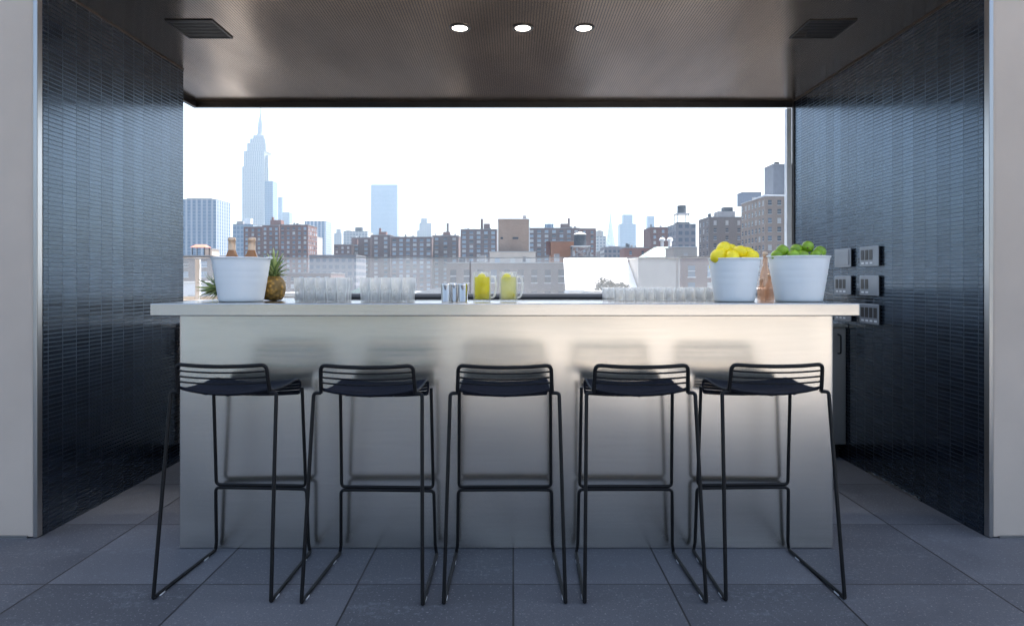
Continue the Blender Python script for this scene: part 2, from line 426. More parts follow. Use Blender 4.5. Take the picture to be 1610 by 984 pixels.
# parapet and glass balustrade
YG = 5.32
pw = MB().box(-9, 9, YG-.10, YG+.12, 0, 1.035).build('parapet_wall', M['cream'], bevel=.006); tag(pw, 'low pale parapet wall behind the bar under the glass panels', 'wall')
gb = empty('glass_balustrade', (0, YG, 1.035), 'glass balustrade on the parapet behind the bar, sky reflection put in as a milky veil', 'balustrade')
edges = [-6.2, -4.4, -2.62, -1.95, -.36, 1.37, 2.9, 4.6]
for a, b_ in zip(edges[:-1], edges[1:]):
    o = MB().box(a+.006, b_-.006, YG-.006, YG+.006, 1.06, 1.382).build('glass_panel', M['railglass'], gb); o.location = (0, -YG, -1.035)
o = MB().box(-6.2, 4.6, YG-.007, YG+.007, 1.3825, 1.388).build('top_edge', M['whitem'], gb); o.location = (0, -YG, -1.035)
o = MB().box(-6.2, 4.6, YG-.02, YG+.02, 1.037, 1.062).build('bottom_rail', M['alu'], gb); o.location = (0, -YG, -1.035)
for x in (-2.625,):
    o = MB().box(x-.018, x+.018, YG-.035, YG-.008, 1.037, 1.372).build('post', M['whitem'], gb); o.location = (0, -YG, -1.035)

hd = empty('added_hedge_planter', (-5, -15.2, .012), 'unseen hedge in a planter, added to darken the reflections in the bar', 'hedge')  # unseen hedge added as a dark green reflection in the steel
MB().box(-3.9, 4.9, -.35, .35, .0005, .5).build('planter', M['cream'], hd, bevel=.01)
hr = random.Random(9); hb = MB()
for k in range(9000):
    p_ = Vector((hr.uniform(-3.8, 4.8), hr.uniform(-.34, .34), .5+2.2*hr.random()**.8)); q1 = Vector((hr.uniform(-1, 1), hr.uniform(-1, 1), hr.uniform(-1, 1))).normalized(); q2 = q1.orthogonal().normalized(); q3 = q1.cross(q2)
    hb.add([p_-q2*.07, p_-q3*.04, p_+q2*.07, p_+q3*.04], [(0,1,2,3)])
hb.build('foliage', plain('hedge_leaf', (.05, .09, .03), .6, var=.5), hd)
# ------------------------------------------------------------------ bar
bar = empty('bar_counter', (-.03, 3.1, 0), 'long brushed stainless steel bar counter with an overhanging thick top', 'bar counter')
OB = (-.03, 3.1, 0)
def wavy(mb, P, nu, nv, mi=0):
    vs = [P(i/nu, j/nv) for j in range(nv+1) for i in range(nu+1)]
    return mb.add(vs, [(j*(nu+1)+i, j*(nu+1)+i+1, (j+1)*(nu+1)+i+1, (j+1)*(nu+1)+i) for j in range(nv) for i in range(nu)], mi, True)
def wob(x, z):
    return .0011*math.sin(x*5.3+1.1*math.sin(z*2.7)+.6)+.0007*math.sin(x*11.7+2+z*1.3)+.0009*math.sin(z*5.1+x*1.9)+.0004*math.sin(z*11+x*7.3)
fp = MB().box(-1.493, 1.43, 2.848, 2.90, .004, 1.0515)
def PP(u, v):
    x = -1.493+2.923*u; z = .004+1.0475*v; e = min(u, 1-u)*2.923; r = .012
    cv = r-math.sqrt(max(0, r*r-(r-min(e, r))**2))
    fade = min(1, e/.08)*min(1, (z-.004)/.05+.05)
    return (x, 2.8445+cv*.3+wob(x, z)*fade*1.5, z)
us = [0, .0006, .0012, .002, .003, .0045]+[.0045+.991*k/90 for k in range(1, 90)]+[.9955, .997, .998, .9988, .9994, 1]
vs_ = [k/40 for k in range(41)]
fp.add([PP(u, v) for v in vs_ for u in us], [(j*len(us)+i, j*len(us)+i+1, (j+1)*len(us)+i+1, (j+1)*len(us)+i) for j in range(40) for i in range(len(us)-1)], 0, True)
wpart('front_panel', fp, M['steel'], bar, OB)
wpart('body', MB().box(-1.485, 1.422, 2.902, 3.32, .006, 1.0512), M['steel_door'], bar, OB)
wpart('countertop', MB().box(-1.485, 1.417, 2.60, 3.38, 1.052, 1.104), M['slab'], bar, OB, bevel=.004)
# back bar cabinet
bb = empty('back_bar_cabinet', (0, 4.6, 0), 'low steel back bar cabinet with doors against the parapet', 'cabinet')
OBB = (0, 4.6, 0)
wpart('carcass', MB().box(-2.19, 2.205, 4.225, 4.98, .11, .885), M['steel_door'], bb, OBB)
wpart('plinth', MB().box(-2.15, 2.20, 4.30, 4.95, 0, .11), M['black'], bb, OBB)
wpart('worktop', MB().box(-2.20, 2.207, 4.19, 5.0, .886, .914), M['slab'], bb, OBB, bevel=.003)
nd = 7; dw = (2.20+2.19)/nd
for k in range(nd):
    x0 = -2.19+k*dw
    d = wpart('door', MB().box(x0+.004, x0+dw-.004, 4.20, 4.223, .115, .878), M['steel_door'], bb, OBB, bevel=.002)
    hx = x0+dw-.055 if k != 0 else x0+.035
    h = MB().tube(fillet([(hx, 4.199, .84), (hx, 4.165, .835), (hx, 4.165, .72), (hx, 4.199, .715)], .012), .006).build('handle', M['black'] if k == 6 else M['chrome'], d)

# ------------------------------------------------------------------ ceiling lamps & vents
for i, px in enumerate((723, 822, 918)):
    x = (px-807)*3.543e-3
    L = empty('recessed_downlight', (x, 3.543, ZC), ['lit round recessed ceiling light, leftmost of the three', 'lit round recessed ceiling light in the middle of the three', 'lit round recessed ceiling light, rightmost of the three'][i], 'ceiling light', 'recessed ceiling lights')
    pr = [(.042, -.001), (.044, -.006), (.057, -.005), (.060, -.0005)]
    MB().lathe(pr, n=40, cap=False).build('trim_ring', M['darkm'], L)
    MB().lathe([(.0, -.0030), (.03, -.0034), (.0425, -.0030)], n=32, cap=False).build('lens', M['lamp'], L)
    ld = bpy.data.lights.new('downlight_lamp', 'SPOT'); ld.energy = 7; ld.spot_size = R(125); ld.spot_blend = .6; ld.shadow_soft_size = .04; ld.color = (1, .9, .75)
    lo = bpy.data.objects.new('bulb', ld); COL.objects.link(lo); lo.parent = L; lo.location = (0, 0, -.02)
for i, (x0, x1) in enumerate(((-1.876, -1.630), (1.603, 1.852))):
    xc = (x0+x1)/2; h = .123
    V = empty('ceiling_vent', (xc, 3.56, ZC), ['square dark ceiling grille above the left side of the bar', 'square dark ceiling grille above the right side of the bar'][i], 'ceiling vent', 'square ceiling grilles')
    fr = MB()
    for (a0, a1, b0, b1) in ((-h-.006, h+.006, -h-.006, -h+.004), (-h-.006, h+.006, h-.004, h+.006), (-h-.006, -h+.004, -h+.0041, h-.0041), (h-.004, h+.006, -h+.0041, h-.0041)):
        fr.box(a0, a1, b0, b1, -.007, -.0005)
    fr.build('frame', M['darkm'], V)
    g = MB().box(-h+.0045, h-.0045, -h+.0045, h-.0045, -.002, -.0006)
    for k in range(11): yy = -h+.018+k*.021; g.box(-h+.006, h-.006, yy, yy+.006, -.005, -.0021)
    g.build('grille', M['socket'], V)

# ------------------------------------------------------------------ outlets on right wall
def outlet(yc, zc, label, style):
    o = empty('outlet_box', (XW, yc, zc), label, 'power outlet', 'outlet boxes on the right tiled wall')
    w2, h2 = .105, .062
    MB().box(-.0135, -.0015, -w2+.006, w2-.006, -h2+.005, h2-.005).build('back_box', M['black'], o)
    MB().box(-.0195, -.0137, -w2, w2, -h2, h2).build('cover', M['cover'], o, bevel=.004)
    if style == 'blank':
        MB().box(-.0235, -.0197, -w2+.02, w2-.02, -h2+.016, h2-.014).build('flap', M['cover'], o, bevel=.003)
    else:
        n, off = style
        for k in range(n):
            y = w2-.035-.047*k + off
            MB().box(-.0215, -.0197, y-.017, y+.017, -.022, .040).build('socket', M['socket'], o, bevel=.001)
            MB().box(-.0208, -.0197, y-.017, y+.012, -.047, -.036).build('label_strip', M['labelw'], o)
    return o
outlet(4.235, 1.345, 'blank closed cover, upper outlet box in the column nearer the window', 'blank')
outlet(3.92, 1.345, 'outlet box with three dark sockets, topmost in the column farther from the window', (3, 0))
outlet(4.235, 1.165, 'outlet box with three dark sockets just above the counter end, nearer the window', (3, 0))
outlet(3.92, 1.165, 'outlet box with two dark sockets, middle of the column farther from the window', (2, 0))
outlet(4.235, .99, 'outlet box half hidden behind the counter end, lowest nearer the window', (3, 0))
outlet(3.92, .99, 'outlet box with four sockets level with the countertop end, lowest farther from the window', (4, 0))

# ------------------------------------------------------------------ bar stools  (origin at floor centre; camera side = -Y)
def make_stool():
    t = empty('bar_stool')
    r = .0073
    YFt, YR = -.215, .215     # feet rows
    yb, zb = -.146, .875      # backrest top
    ys, zs = -.130, .766      # shoulder
    m = M['black']
    for s in (-1, 1):
        # front leg: from seat side out over the shoulder and down
        fl = fillet([(s*.181, ys+.004, zs), (s*.209, ys, zs), (s*.2255, YFt, .0075)], .018)
        MB().tube(fl, r).build('leg', m, t)
        rn = MB().tube(fillet([(s*.2255, YFt+.001, .0075), (s*.2255, YFt+.012, .0072), (s*.213, YR, .0072), (s*.207, YR-.005, .045)], .012), r).build('runner', m, t)
        for yy in (-.17, .13):
            u = (yy-YFt)/(YR-YFt); xx = s*(.2255*(1-u)+.213*u)
            MB().box(xx-.008, xx+.008, yy-.016, yy+.016, .0003, .006).build('glide', M['labelw'], rn)
        MB().tube(fillet([(s*.207, YR-.005, .045), (s*.203, YR-.018, .2875), (s*.15, YR-.019, .2885)], .018), r).build('leg', m, t)
        MB().tube(fillet([(s*.15, YR-.019, .302), (s*.2, YR-.019, .302), (s*.196, YR-.05, .738)], .018), r).build('leg', m, t)
    MB().tube([(-.151, YR-.019, .2885), (.151, YR-.019, .2885)], r).tube([(-.151, YR-.019, .302), (.151, YR-.019, .302)], r).build('footrest', m, t)
    # backrest hoop
    hoop = [(-.182, ys+.004, zs), (-.180, ys-.004, .80), (-.177, yb, zb)]
    mid = [(x, yb-.02*(1-(x/.177)**2), zb-.006*(1-(x/.177)**2)) for x in (-.09, 0, .09)]
    pts = fillet(hoop+mid+[(.177, yb, zb), (.180, ys-.004, .80), (.182, ys+.004, zs)], .022)
    bk = MB().tube(pts, .0076)
    # seat side profile (y, z)
    prof = [(yb, zb), (-.142, .842), (-.137, .806), (-.126, .784), (-.100, .771), (-.03, .767), (.06, .768), (.12, .774), (.165, .772), (.187, .760), (.194, .738), (.186, .718), (.172, .710)]
    def P(u):
        # param along profile by length
        d = [0]
        for a, b in zip(prof[:-1], prof[1:]): d.append(d[-1]+math.hypot(b[0]-a[0], b[1]-a[1]))
        L = u*d[-1]
        for i in range(len(d)-1):
            if L <= d[i+1]+1e-9:
                q = (L-d[i])/(d[i+1]-d[i]); return (prof[i][0]*(1-q)+prof[i+1][0]*q, prof[i][1]*(1-q)+prof[i+1][1]*q)
        return prof[-1]
    def rod(mb, u, sag, rad=.0032):
        y, z = P(u)
        pts = []
        for k in range(9):
            x = -.178+.356*k/8; q = 1-(x/.178)**2
            pts.append((x, y-(sag[0]*q), z-sag[1]*q))
        mb.tube(pts, rad, 7)
    for u in (.052, .10, .145): rod(bk, u, (.018, .006), .0036)
    bk.build('backrest', m, t)
    st = MB()
    n = 27
    for k in range(n):
        u = .22+(1-.22)*k/(n-1); q = min(1, (n-k+5)/16)
        rod(st, u, (.006*(1-k/n), .020*q), .0056)
    for s in (-1, 1):
        st.tube([(s*.179, *P(.04+.96*k/30)) for k in range(31)], .0048, 8)
    for x in (-.09, 0, .09):
        q = 1-(x/.182)**2
        pp = []
        for k in range(24):
            u = .24+.74*k/23; y, z = P(u); qq = min(1, (29-k)/14)
            pp.append((x, y, z-.020*q*qq-.006))
        st.tube(pp, .003, 6)
    st.build('seat', M['navy'], t)
    return t
st0 = make_stool()
SG = 'black wire bar stools in front of the counter'
spots = [(-1.116, 2.592, -2.8, 'black wire bar stool at the far left end of the counter'),
         (-.553, 2.565, -1.8, 'black wire bar stool second from the left end'),
         (-.034, 2.570, .6, 'black wire bar stool in the middle of the row of five'),
         (.490, 2.575, 0.2, 'black wire bar stool second from the right end'),
         (1.014, 2.598, 1.6, 'black wire bar stool at the far right end of the counter')]
for i, (x, y, a, lab) in enumerate(spots):
    s_ = st0 if i == 0 else copy_tree(st0)
    s_.location = (x, y, 0); s_.rotation_euler.z = R(a); tag(s_, lab, 'bar stool', SG)

# ------------------------------------------------------------------ things on the counter
ZT = 1.1045
def bucket(x, y, rt, rb, h, label, tabs=False):
    t = empty('ice_bucket', (x, y, ZT), label, 'bucket', 'white metal buckets on the counter')
    b = MB(); prof = [(rb*.3, .0005), (rb*.97, .0005), (rb, .004)]
    n = 20
    for k in range(1, n):
        q = k/n; rr = rb+(rt-rb)*q + (.0010 if (k % 3 == 0 and .30 < q < .8) else 0)
        prof.append((rr, h*q))
    prof += [(rt, h-.006), (rt+.003, h-.003), (rt+.0025, h), (rt-.001, h), (rt-.004, h-.006), (rb-.004, .01), (rb*.3, .009)]
    b.lathe(prof, n=56, cap=True)
    b.build('pail', M['white_enamel'], t)
    for s in (-1, 1):
        if tabs or s > 0:
            tb = MB().box(s*(rt+.001)-.010, s*(rt+.001)+.010, -.014, .014, h-.004, h+.003).build('ear', M['white_enamel'], t, bevel=.002)
    return t
b1 = bucket(-1.197, 2.80, .122, .092, .193, 'white tapered bucket holding two foil-topped bottles at the left end')
b2 = bucket(.973, 2.80, .109, .084, .190, 'white tapered bucket heaped with yellow lemons')
b3 = bucket(1.256, 2.80, .127, .096, .199, 'white tapered bucket heaped with green limes, rightmost on the counter', True)
# bottles in ice bucket
def champ(x, y, tx, lab):
    t = empty('wine_bottle', (x, y, ZT+.0105), lab, 'bottle', 'foil-topped bottles in the left bucket'); t.rotation_euler = (0, tx, 0); t.scale = (1, 1, .97)
    MB().lathe([(.01, 0), (.036, .001), (.038, .01), (.038, .15), (.034, .175), (.022, .205), (.0155, .222)], n=28).build('body', M['amber'], t)
    MB().lathe([(.0158, .2225), (.0155, .245), (.0145, .262), (.0165, .264), (.0165, .276), (.013, .280), (.004, .281)], n=24).build('foil', M['foil'], t)
champ(-1.236, 2.80, -.01, 'foil-topped bottle, left one of the two in the white bucket')
champ(-1.156, 2.80, .02, 'foil-topped bottle, right one of the two in the white bucket')
ic = MB(); rnd = random.Random(3)
# fruit
def fruit_mesh(kind):
    b = MB(); pr = []
    if kind == 'lemon':
        for k in range(17):
            a = math.pi*k/16; r = .0300*math.sin(a)**.9 if 0 < k < 16 else 0; z = -.0365*math.cos(a)
            if k >= 15: z += .005
            if k <= 1: z -= .002
            pr.append((max(r, .0015), z))
    else:
        for k in range(15):
            a = math.pi*k/14; pr.append((max(.0255*math.sin(a), .0012), -.0275*math.cos(a)))
    b.lathe(pr, n=20); return b
FM = {}
def fruit(kind, x, y, z, label, group):
    if kind not in FM:
        FM[kind] = fruit_mesh(kind).mesh(kind, M[kind])
        sb = MB().lathe([(.003, .0272 if kind == 'lime' else .0385), (.0035, .0285 if kind == 'lime' else .0405), (.001, .029 if kind == 'lime' else .041)], n=8)
        FM[kind+'s'] = sb.mesh('stem', M['stem'])
    o = bpy.data.objects.new(kind, FM[kind]); COL.objects.link(o)
    o.location = (x, y, z); o.rotation_euler = (rnd.uniform(.9, 1.9), rnd.uniform(-.6, .6), rnd.uniform(0, 6))
    s = bpy.data.objects.new('stem', FM[kind+'s']); COL.objects.link(s); s.parent = o
    tag(o, label, kind, group)
def heap(kind, bk, pts, rt, h, lab_seen, lab_mass, grp):
    bx, by = bk.location.x, bk.location.y
    for (px, py, dy), lb in zip(pts, lab_seen):
        Y = by+dy; x = (px-807)*Y/F; z = EYE+(440-py)*Y/F
        fruit(kind, x, Y, z, lb, grp)
    rr = .031 if kind == 'lemon' else .026
    step = rr*1.95; n = 0
    for layer in range(1):
        zz = ZT+h-.030-layer*step
        R0 = rt-.012-rr
        for ring, cnt in ((R0, int(2*math.pi*R0/(step*1.02))), (R0-step*1.05, 4 if kind == 'lemon' else 6)):
            if ring < .01: continue
            for k in range(cnt):
                a = 2*math.pi*k/cnt+.3*ring*100
                fruit(kind, bx+ring*math.cos(a), by+ring*math.sin(a), zz+rnd.uniform(-.002, .006), lab_mass, grp)
LG = 'lemons heaped in the bucket'
heap('lemon', b2, [(1138, 391, -.01), (1163, 397, -.02), (1129, 402, -.035), (1151, 404, -.055), (1180, 404, -.03), (1150, 395, .045), (1174, 399, .04)], .109, .190,
     ['lemon on the very top of the heap, left of centre', 'round lemon at the top of the heap, right of centre', 'lemon resting on the rim at the left of the heap', 'lemon low at the front centre of the heap', 'lemon resting on the rim at the right of the heap',
      'lemon at the back of the heap behind the topmost one', 'lemon at the back right of the heap'], 'yellow lemon in the lower layer of the heap inside the bucket', LG)
IG = 'limes heaped in the bucket'
heap('lime', b3, [(1230, 394, -.02), (1252, 393, .0), (1270, 388, -.02), (1289, 396, -.01), (1247, 402, -.055), (1262, 403, -.06), (1283, 402, -.05), (1222, 402, -.02), (1260, 394, .04)], .127, .199,
     ['lime at the upper left of the heap', 'lime near the top centre of the heap, left of the highest one', 'highest lime on top of the heap', 'lime at the right edge of the heap', 'lime low at the front of the heap, left of centre',
      'lime low at the front centre of the heap', 'lime low at the front right of the heap', 'lime resting on the rim at the far left', 'lime behind the highest one at the back of the heap'], 'green lime in the lower layer of the heap inside the bucket', IG)

# pineapples
def pineapple(loc, rot, label, scale=1):
    t = empty('pineapple', loc, label, 'pineapple', 'pineapples behind the left bucket'); t.rotation_euler = rot; t.scale = (scale,)*3
    pr = [(.012, 0), (.040, .004), (.052, .025), (.057, .055), (.054, .085), (.042, .106), (.022, .116)]
    MB().lathe(pr, n=28).build('fruit_body', M['pine'], t)
    rr = random.Random(5)
    A = MB()
    for ring in range(7):
        n = 11-ring
        for k in range(n):
            a = 2*math.pi*(k+.5*ring)/n + rr.uniform(-.15, .15)
            L = .052+.007*ring+rr.uniform(-.008, .010); lean = (1.05-.15*ring)+rr.uniform(-.1, .1)
            base = Vector((.016*math.cos(a)*(1-ring*.1), .016*math.sin(a)*(1-ring*.1), .106+.007*ring))
            d = Vector((math.cos(a), math.sin(a), 0)); sd_ = Vector((-math.sin(a), math.cos(a), 0)); vs = []
            for j in range(6):
                q = j/5; ln = lean*(.6+.8*q)
                c_ = base + d*(L*q*math.sin(ln)) + Vector((0, 0, 1))*(L*q*math.cos(ln*.9))
                wd = .0085*(1-q)**.7+.0004
                vs += [c_-sd_*wd, c_+Vector((0,0,-.0022))*(1-q), c_+sd_*wd]
            fs = []
            for j in range(5):
                o = j*3; fs += [(o, o+1, o+4, o+3), (o+1, o+2, o+5, o+4)]
            A.add(vs, fs, 1 if (rr.random() < .45) else 0, True)
    lf = A.build('leaf_crown', [M['leaf'], M['leaf2']], t)
    sm = lf.modifiers.new('t', 'SOLIDIFY'); sm.thickness = .0012
pineapple((-1.108, 2.93, ZT), (0, .05, 1.2), 'upright pineapple standing right of the left bucket', .98)
pineapple((-1.25, 3.02, ZT+.056), (0, R(-90), R(8)), 'pineapple lying behind the left bucket, its leaves poking out left')

# tumblers
tm = MB()
pr = [(.004, .0005), (.0165, .0005), (.0172, .003), (.0185, .035), (.0222, .066), (.0228, .105), (.0218, .105), (.0212, .067), (.0172, .036), (.0155, .012), (.003, .010)]
tm.lathe(pr, n=24, cap=True); TM = tm.mesh('tumbler', M['tumbler'])
def block(px0, y0, nx, ny, lab, grp, me=TM, pitch=.0468, sc=1):
    for j in range(ny):
        for i in range(nx):
            o = bpy.data.objects.new('tumbler', me); COL.objects.link(o)
            o.location = ((px0-807)*y0/F + pitch*sc*i, y0+j*pitch*sc, ZT); o.scale = (sc, sc, sc if sc == 1 else sc)
            tag(o, lab, 'glass', grp)
block(470.5, 2.80, 5, 3, 'clear tapered tumbler in the left block of glasses beside the pineapple', 'tumblers in the left block')
block(573.5, 2.80, 5, 3, 'clear tapered tumbler in the right block of glasses beside the steel cups', 'tumblers in the right block')
sh = MB().lathe([(.004, .0005), (.018, .0005), (.0195, .003), (.0225, .045), (.0228, .060), (.0216, .060), (.0205, .046), (.0165, .009), (.003, .008)], n=22)
SHM = sh.mesh('short_glass', M['tumbler'])
for j in range(3):
    for i in range(11 if j else 10):
        o = bpy.data.objects.new('short_glass', SHM); COL.objects.link(o)
        o.location = (.485+.047*i-.02*j, 2.93+.05*j, ZT); tag(o, 'small clear glass in the low rows left of the lemon bucket', 'glass', 'short glasses left of the lemon bucket')
ck = empty('ice_chest', (1.30, 4.55, .915), 'long white ice chest on the back bar behind the short glasses', 'ice chest')
MB().box(-.62, .62, -.20, .22, 0, .185).build('chest_body', M['whitem'], ck, bevel=.012)
MB().box(-.63, .63, -.21, .23, .187, .225).build('lid', M['whitem'], ck, bevel=.008)
# black bar mat / drip tray
mt = MB(); mt.box(-1.08, .50, 3.14, 3.33, ZT, ZT+.012)
mt.add([(-1.08,3.14,ZT+.0121),(.45,3.14,ZT+.0121),(.50,3.33,ZT+.0121),(-1.08,3.33,ZT+.0121),(-1.08,3.15,ZT+.026),(.44,3.15,ZT+.026),(.48,3.33,ZT+.026),(-1.08,3.33,ZT+.026)],
       [(0,3,2,1),(4,5,6,7),(0,1,5,4),(1,2,6,5),(2,3,7,6),(3,0,4,7)], 1)
tag(mt.build('bar_mat', [M['rubber'], plain('grey_mat_edge', (.09, .09, .095), .5)], bevel=.001), 'long black rubber bar mat along the back edge of the counter', 'bar mat')

# steel cups
for i, (px, lb) in enumerate(((701, 'polished steel cup, leftmost of the three beside the yellow drink'), (714.5, 'polished steel cup in the middle of the three, slightly behind'), (728, 'polished steel cup nearest the yellow drink'))):
    Y = 2.77 if i != 1 else 2.80
    b = MB().lathe([(.004, .0005), (.0185, .0005), (.0195, .003), (.0205, .072), (.0222, .078), (.0215, .0785), (.0195, .072), (.0183, .006), (.003, .005)], n=26)
    o = b.build('steel_cup', M['chrome'], loc=((px-807)*Y/F, Y, ZT)); tag(o, lb, 'cup', 'small steel cups on the counter')
# mugs
def mug(px, Y, drink, label, nsl):
    t = empty('glass_mug', ((px-807)*Y/F, Y, ZT), label, 'drink', 'iced drinks in handled mugs')
    R1 = .0385
    pr = [(.004, .0005), (R1-.002, .0005), (R1, .004), (R1+.001, .07), (R1, .118), (R1-.002, .124), (R1-.001, .130), (R1-.004, .130), (R1-.005, .122), (R1-.004, .10), (R1-.004, .011), (.003, .009)]
    MB().lathe(pr, n=36).build('glass_body', M['mugglass'], t)
    hd = fillet([(R1-.001, 0, .112), (R1+.018, 0, .108), (R1+.024, 0, .06), (R1+.014, 0, .022), (R1-.001, 0, .018)], .02)
    MB().tube(hd, .0048, 10).build('handle', M['handleglass'], t)
    MB().lathe([(.003, .0115), (R1-.0065, .012), (R1-.0062, .108), (.003, .109)], n=30).build('drink', M[drink], t)
    rr = random.Random(nsl)
    for k in range(nsl):
        a = rr.uniform(-.5, .5) - math.pi/2; z = .030+.075*(k/(nsl-1)) if nsl > 1 else .06
        b = MB().lathe([(.0005, -.0015), (.0165, -.0018), (.0185, 0), (.0165, .0018), (.0005, .0015)], n=20, cap=False)
        mt_ = Matrix.Translation((.018*math.cos(a), .0195*math.sin(a)*1.0, z)) @ Euler((R(78)+rr.uniform(-.15, .15), 0, rr.uniform(-.3, .3))).to_matrix().to_4x4()
        b.xf(mt_); b.build('lemon_slice', M['slice'], t)
    for k in range(6):
        a = rr.uniform(0, 6.28); q = rr.uniform(.004, .02)
        b = MB().box(-.009, .009, -.009, .009, -.008, .008); b.xf(Matrix.Translation((q*math.cos(a), q*math.sin(a), .113+rr.uniform(0, .008))) @ Euler((rr.uniform(0, 1), rr.uniform(0, 1), 0)).to_matrix().to_4x4())
        b.build('ice_cube', M['mugglass'], t, bevel=.002)
mug(758, 2.77, 'lemonade', 'handled glass mug of bright yellow drink with lemon slices', 5)
mug(799.5, 2.77, 'pale_drink', 'handled glass mug of pale cloudy drink with ice', 2)
# peach bottles between the fruit buckets
def sbottle(px, py, Y, label, r=.024, m='rose'):
    z = EYE+(440-py)*Y/F; h = z-ZT
    t = empty('soda_bottle', ((px-807)*Y/F, Y, ZT), label, 'bottle', 'peach-coloured bottles between the fruit buckets')
    MB().lathe([(.004, .0005), (r*.95, .001), (r, .006), (r, h*.50), (r*.8, h*.60), (r*.45, h*.72), (r*.40, h*.93)], n=26).build('body', M[m], t)
    MB().lathe([(r*.42, h*.905+.0002), (r*.50, h*.91), (r*.50, h*.985), (r*.40, h), (.002, h)], n=20).build('cap', M['foil'], t)
sbottle(1203, 396, 3.04, 'tall peach-coloured bottle with copper cap between the fruit buckets')
sbottle(1210, 430, 2.90, 'short peach-coloured bottle in front, touching the lime bucket side', .020)
sbottle(1197, 438, 2.94, 'short peach-coloured bottle beside the lemon bucket', .018)

# ------------------------------------------------------------------ city
def window_mesh(w, h, lt):
    b = MB(); b.box(-w/2, w/2, -.06, .02, 0, h, 0)
    b.box(-w/2-.08, w/2+.08, -.14, .02, -.14, -.005, 1); b.box(-w/2, w/2, -.09, -.061, h*.47, h*.53, 1)
    return b.mesh('window', [lt, M['winwhite']])
WM = {}
RW = random.Random(5)
def building(name, label, px0, px1, py, D, depth, mat, cat='building', group=None, win=None, side=None, rows=None, roof=None, zbot=None, cornice=None, extras=(), clutter=0):
    """box with its front face at distance D between photo columns px0..px1, top at row py"""
    x0 = (px0-807)*D/F; x1 = (px1-807)*D/F; zt = EYE+(440-py)*D/F; zb = GZ if zbot is None else zbot
    ox = (x0+x1)/2
    t = empty(name, (ox, D, zb), label, cat, group)
    def part(nm, b, m, bevel=0):
        o = b.build(nm, m, t, bevel=bevel); o.location = (-ox, -D, -zb); return o
    part('wall', MB().box(x0, x1, D, D+depth, zb, zt), mat)
    rm = roof or M['roofgrey']
    rb = MB().box(x0-.15, x1+.15, D-.15, D+depth+.15, zt+min(.01, D*.0001), zt+min(.35, D*.0012))
    part('roof', rb, cornice or rm)
    if win:
        w, h, px_, pz, lt = win
        mes = []
        for mm_ in ([lt, lt, M['glassmid'], M['blind'], M['glassdk']] if lt is M['glasslt'] else [lt, lt, lt, M['glassmid'], M['blind']]):
            key = (w, h, mm_.name)
            if key not in WM: WM[key] = window_mesh(w, h, mm_)
            mes.append(WM[key])
        L = []
        nx = max(1, int((x1-x0-1.0)/px_)); gx = (x1-x0)/nx
        nr = rows or 8
        for r in range(nr):
            z = zt-1.2-h-r*pz
            for i in range(nx):
                L.append((x0+gx*(i+.5), D, z, 0))
            if side:
                nd_ = max(1, int((depth-1)/px_)); gd = depth/nd_
                for i in range(nd_):
                    if side == 'R': L.append((x1, D+gd*(i+.5), z, R(90)))
                    else: L.append((x0, D+gd*(i+.5), z, R(-90)))
        for (x, y, z, a) in L[:100]:
            o = bpy.data.objects.new('window', RW.choice(mes)); COL.objects.link(o); o.parent = t
            o.location = (x-ox, y-D, z-zb); o.rotation_euler.z = a
        if len(L) > 100:
            b = MB()
            for (x, y, z, a) in L[100:]:
                s0 = len(b.v); b.box(-w/2, w/2, -.06, .02, 0, h, 0)
                b.xf(Matrix.Translation((x, y, z)) @ Matrix.Rotation(a, 4, 'Z'), s0)
            o = b.build('window', lt, t); o.location = (-ox, -D, -zb); o['kind'] = 'stuff'
    if clutter:
        wd_ = x1-x0
        for k in range(clutter):
            cw_ = RW.uniform(.02, .06)*wd_; cx_ = RW.uniform(x0+cw_, x1-cw_*2); ch_ = RW.uniform(.5, 1.9); yy_ = D+RW.uniform(.1, .7)*depth
            part('roof_unit', MB().box(cx_, cx_+cw_, yy_, yy_+2, zt+.36, zt+.36+ch_), RW.choice([M['roofgrey'], M['whitem'], M['wood'], rm]))
    for (nm, e0, e1, ey, eyb, dd, m) in extras:      # rooftop pieces: px range, top py, bottom py, depth offset
        a0 = (e0-807)*D/F; a1 = (e1-807)*D/F; tz = EYE+(440-ey)*D/F; bz = EYE+(440-eyb)*D/F
        part(nm, MB().box(a0, a1, D+dd, D+dd+max(1.5, (a1-a0)*.8), min(bz, zt)+min(.36, D*.00125), tz), m)
    return t
BR = brick_mat('red_brown_brick', (.16, .058, .048), (.205, .078, .064))
BP = brick_mat('purple_brown_brick', (.125, .066, .066), (.16, .085, .083))
BO = brick_mat('orange_brick', (.42, .17, .09), (.48, .21, .11), (.4, .33, .28))
BT = brick_mat('tan_brick', (.30, .22, .175), (.36, .265, .21), (.42, .36, .31))
BG = brick_mat('grey_brown_brick', (.17, .14, .135), (.21, .175, .165), (.3, .28, .27))
BK = brick_mat('dull_red_brick', (.30, .12, .09), (.35, .15, .11))
Fblue = facade_mat('blue_striped_facade', (.42, .44, .48), (.10, .17, .27), 5.2, 3.4, .62, .75, True)
Fglass = facade_mat('blue_glass_facade', (.25, .32, .40), (.14, .21, .30), 3.2, 3.8, .7, .7)
Fstone = facade_mat('limestone_grid_facade', (.46, .45, .43), (.16, .19, .22), 4.4, 3.6, .42, .6)
Fpale = facade_mat('pale_office_facade', (.50, .49, .47), (.22, .26, .30), 3.6, 3.4, .5, .5)
Fdark = facade_mat('dark_grid_facade', (.22, .22, .24), (.09, .12, .17), 3.0, 3.2, .6, .55)
GLt, GDk = M['glasslt'], M['glassdk']

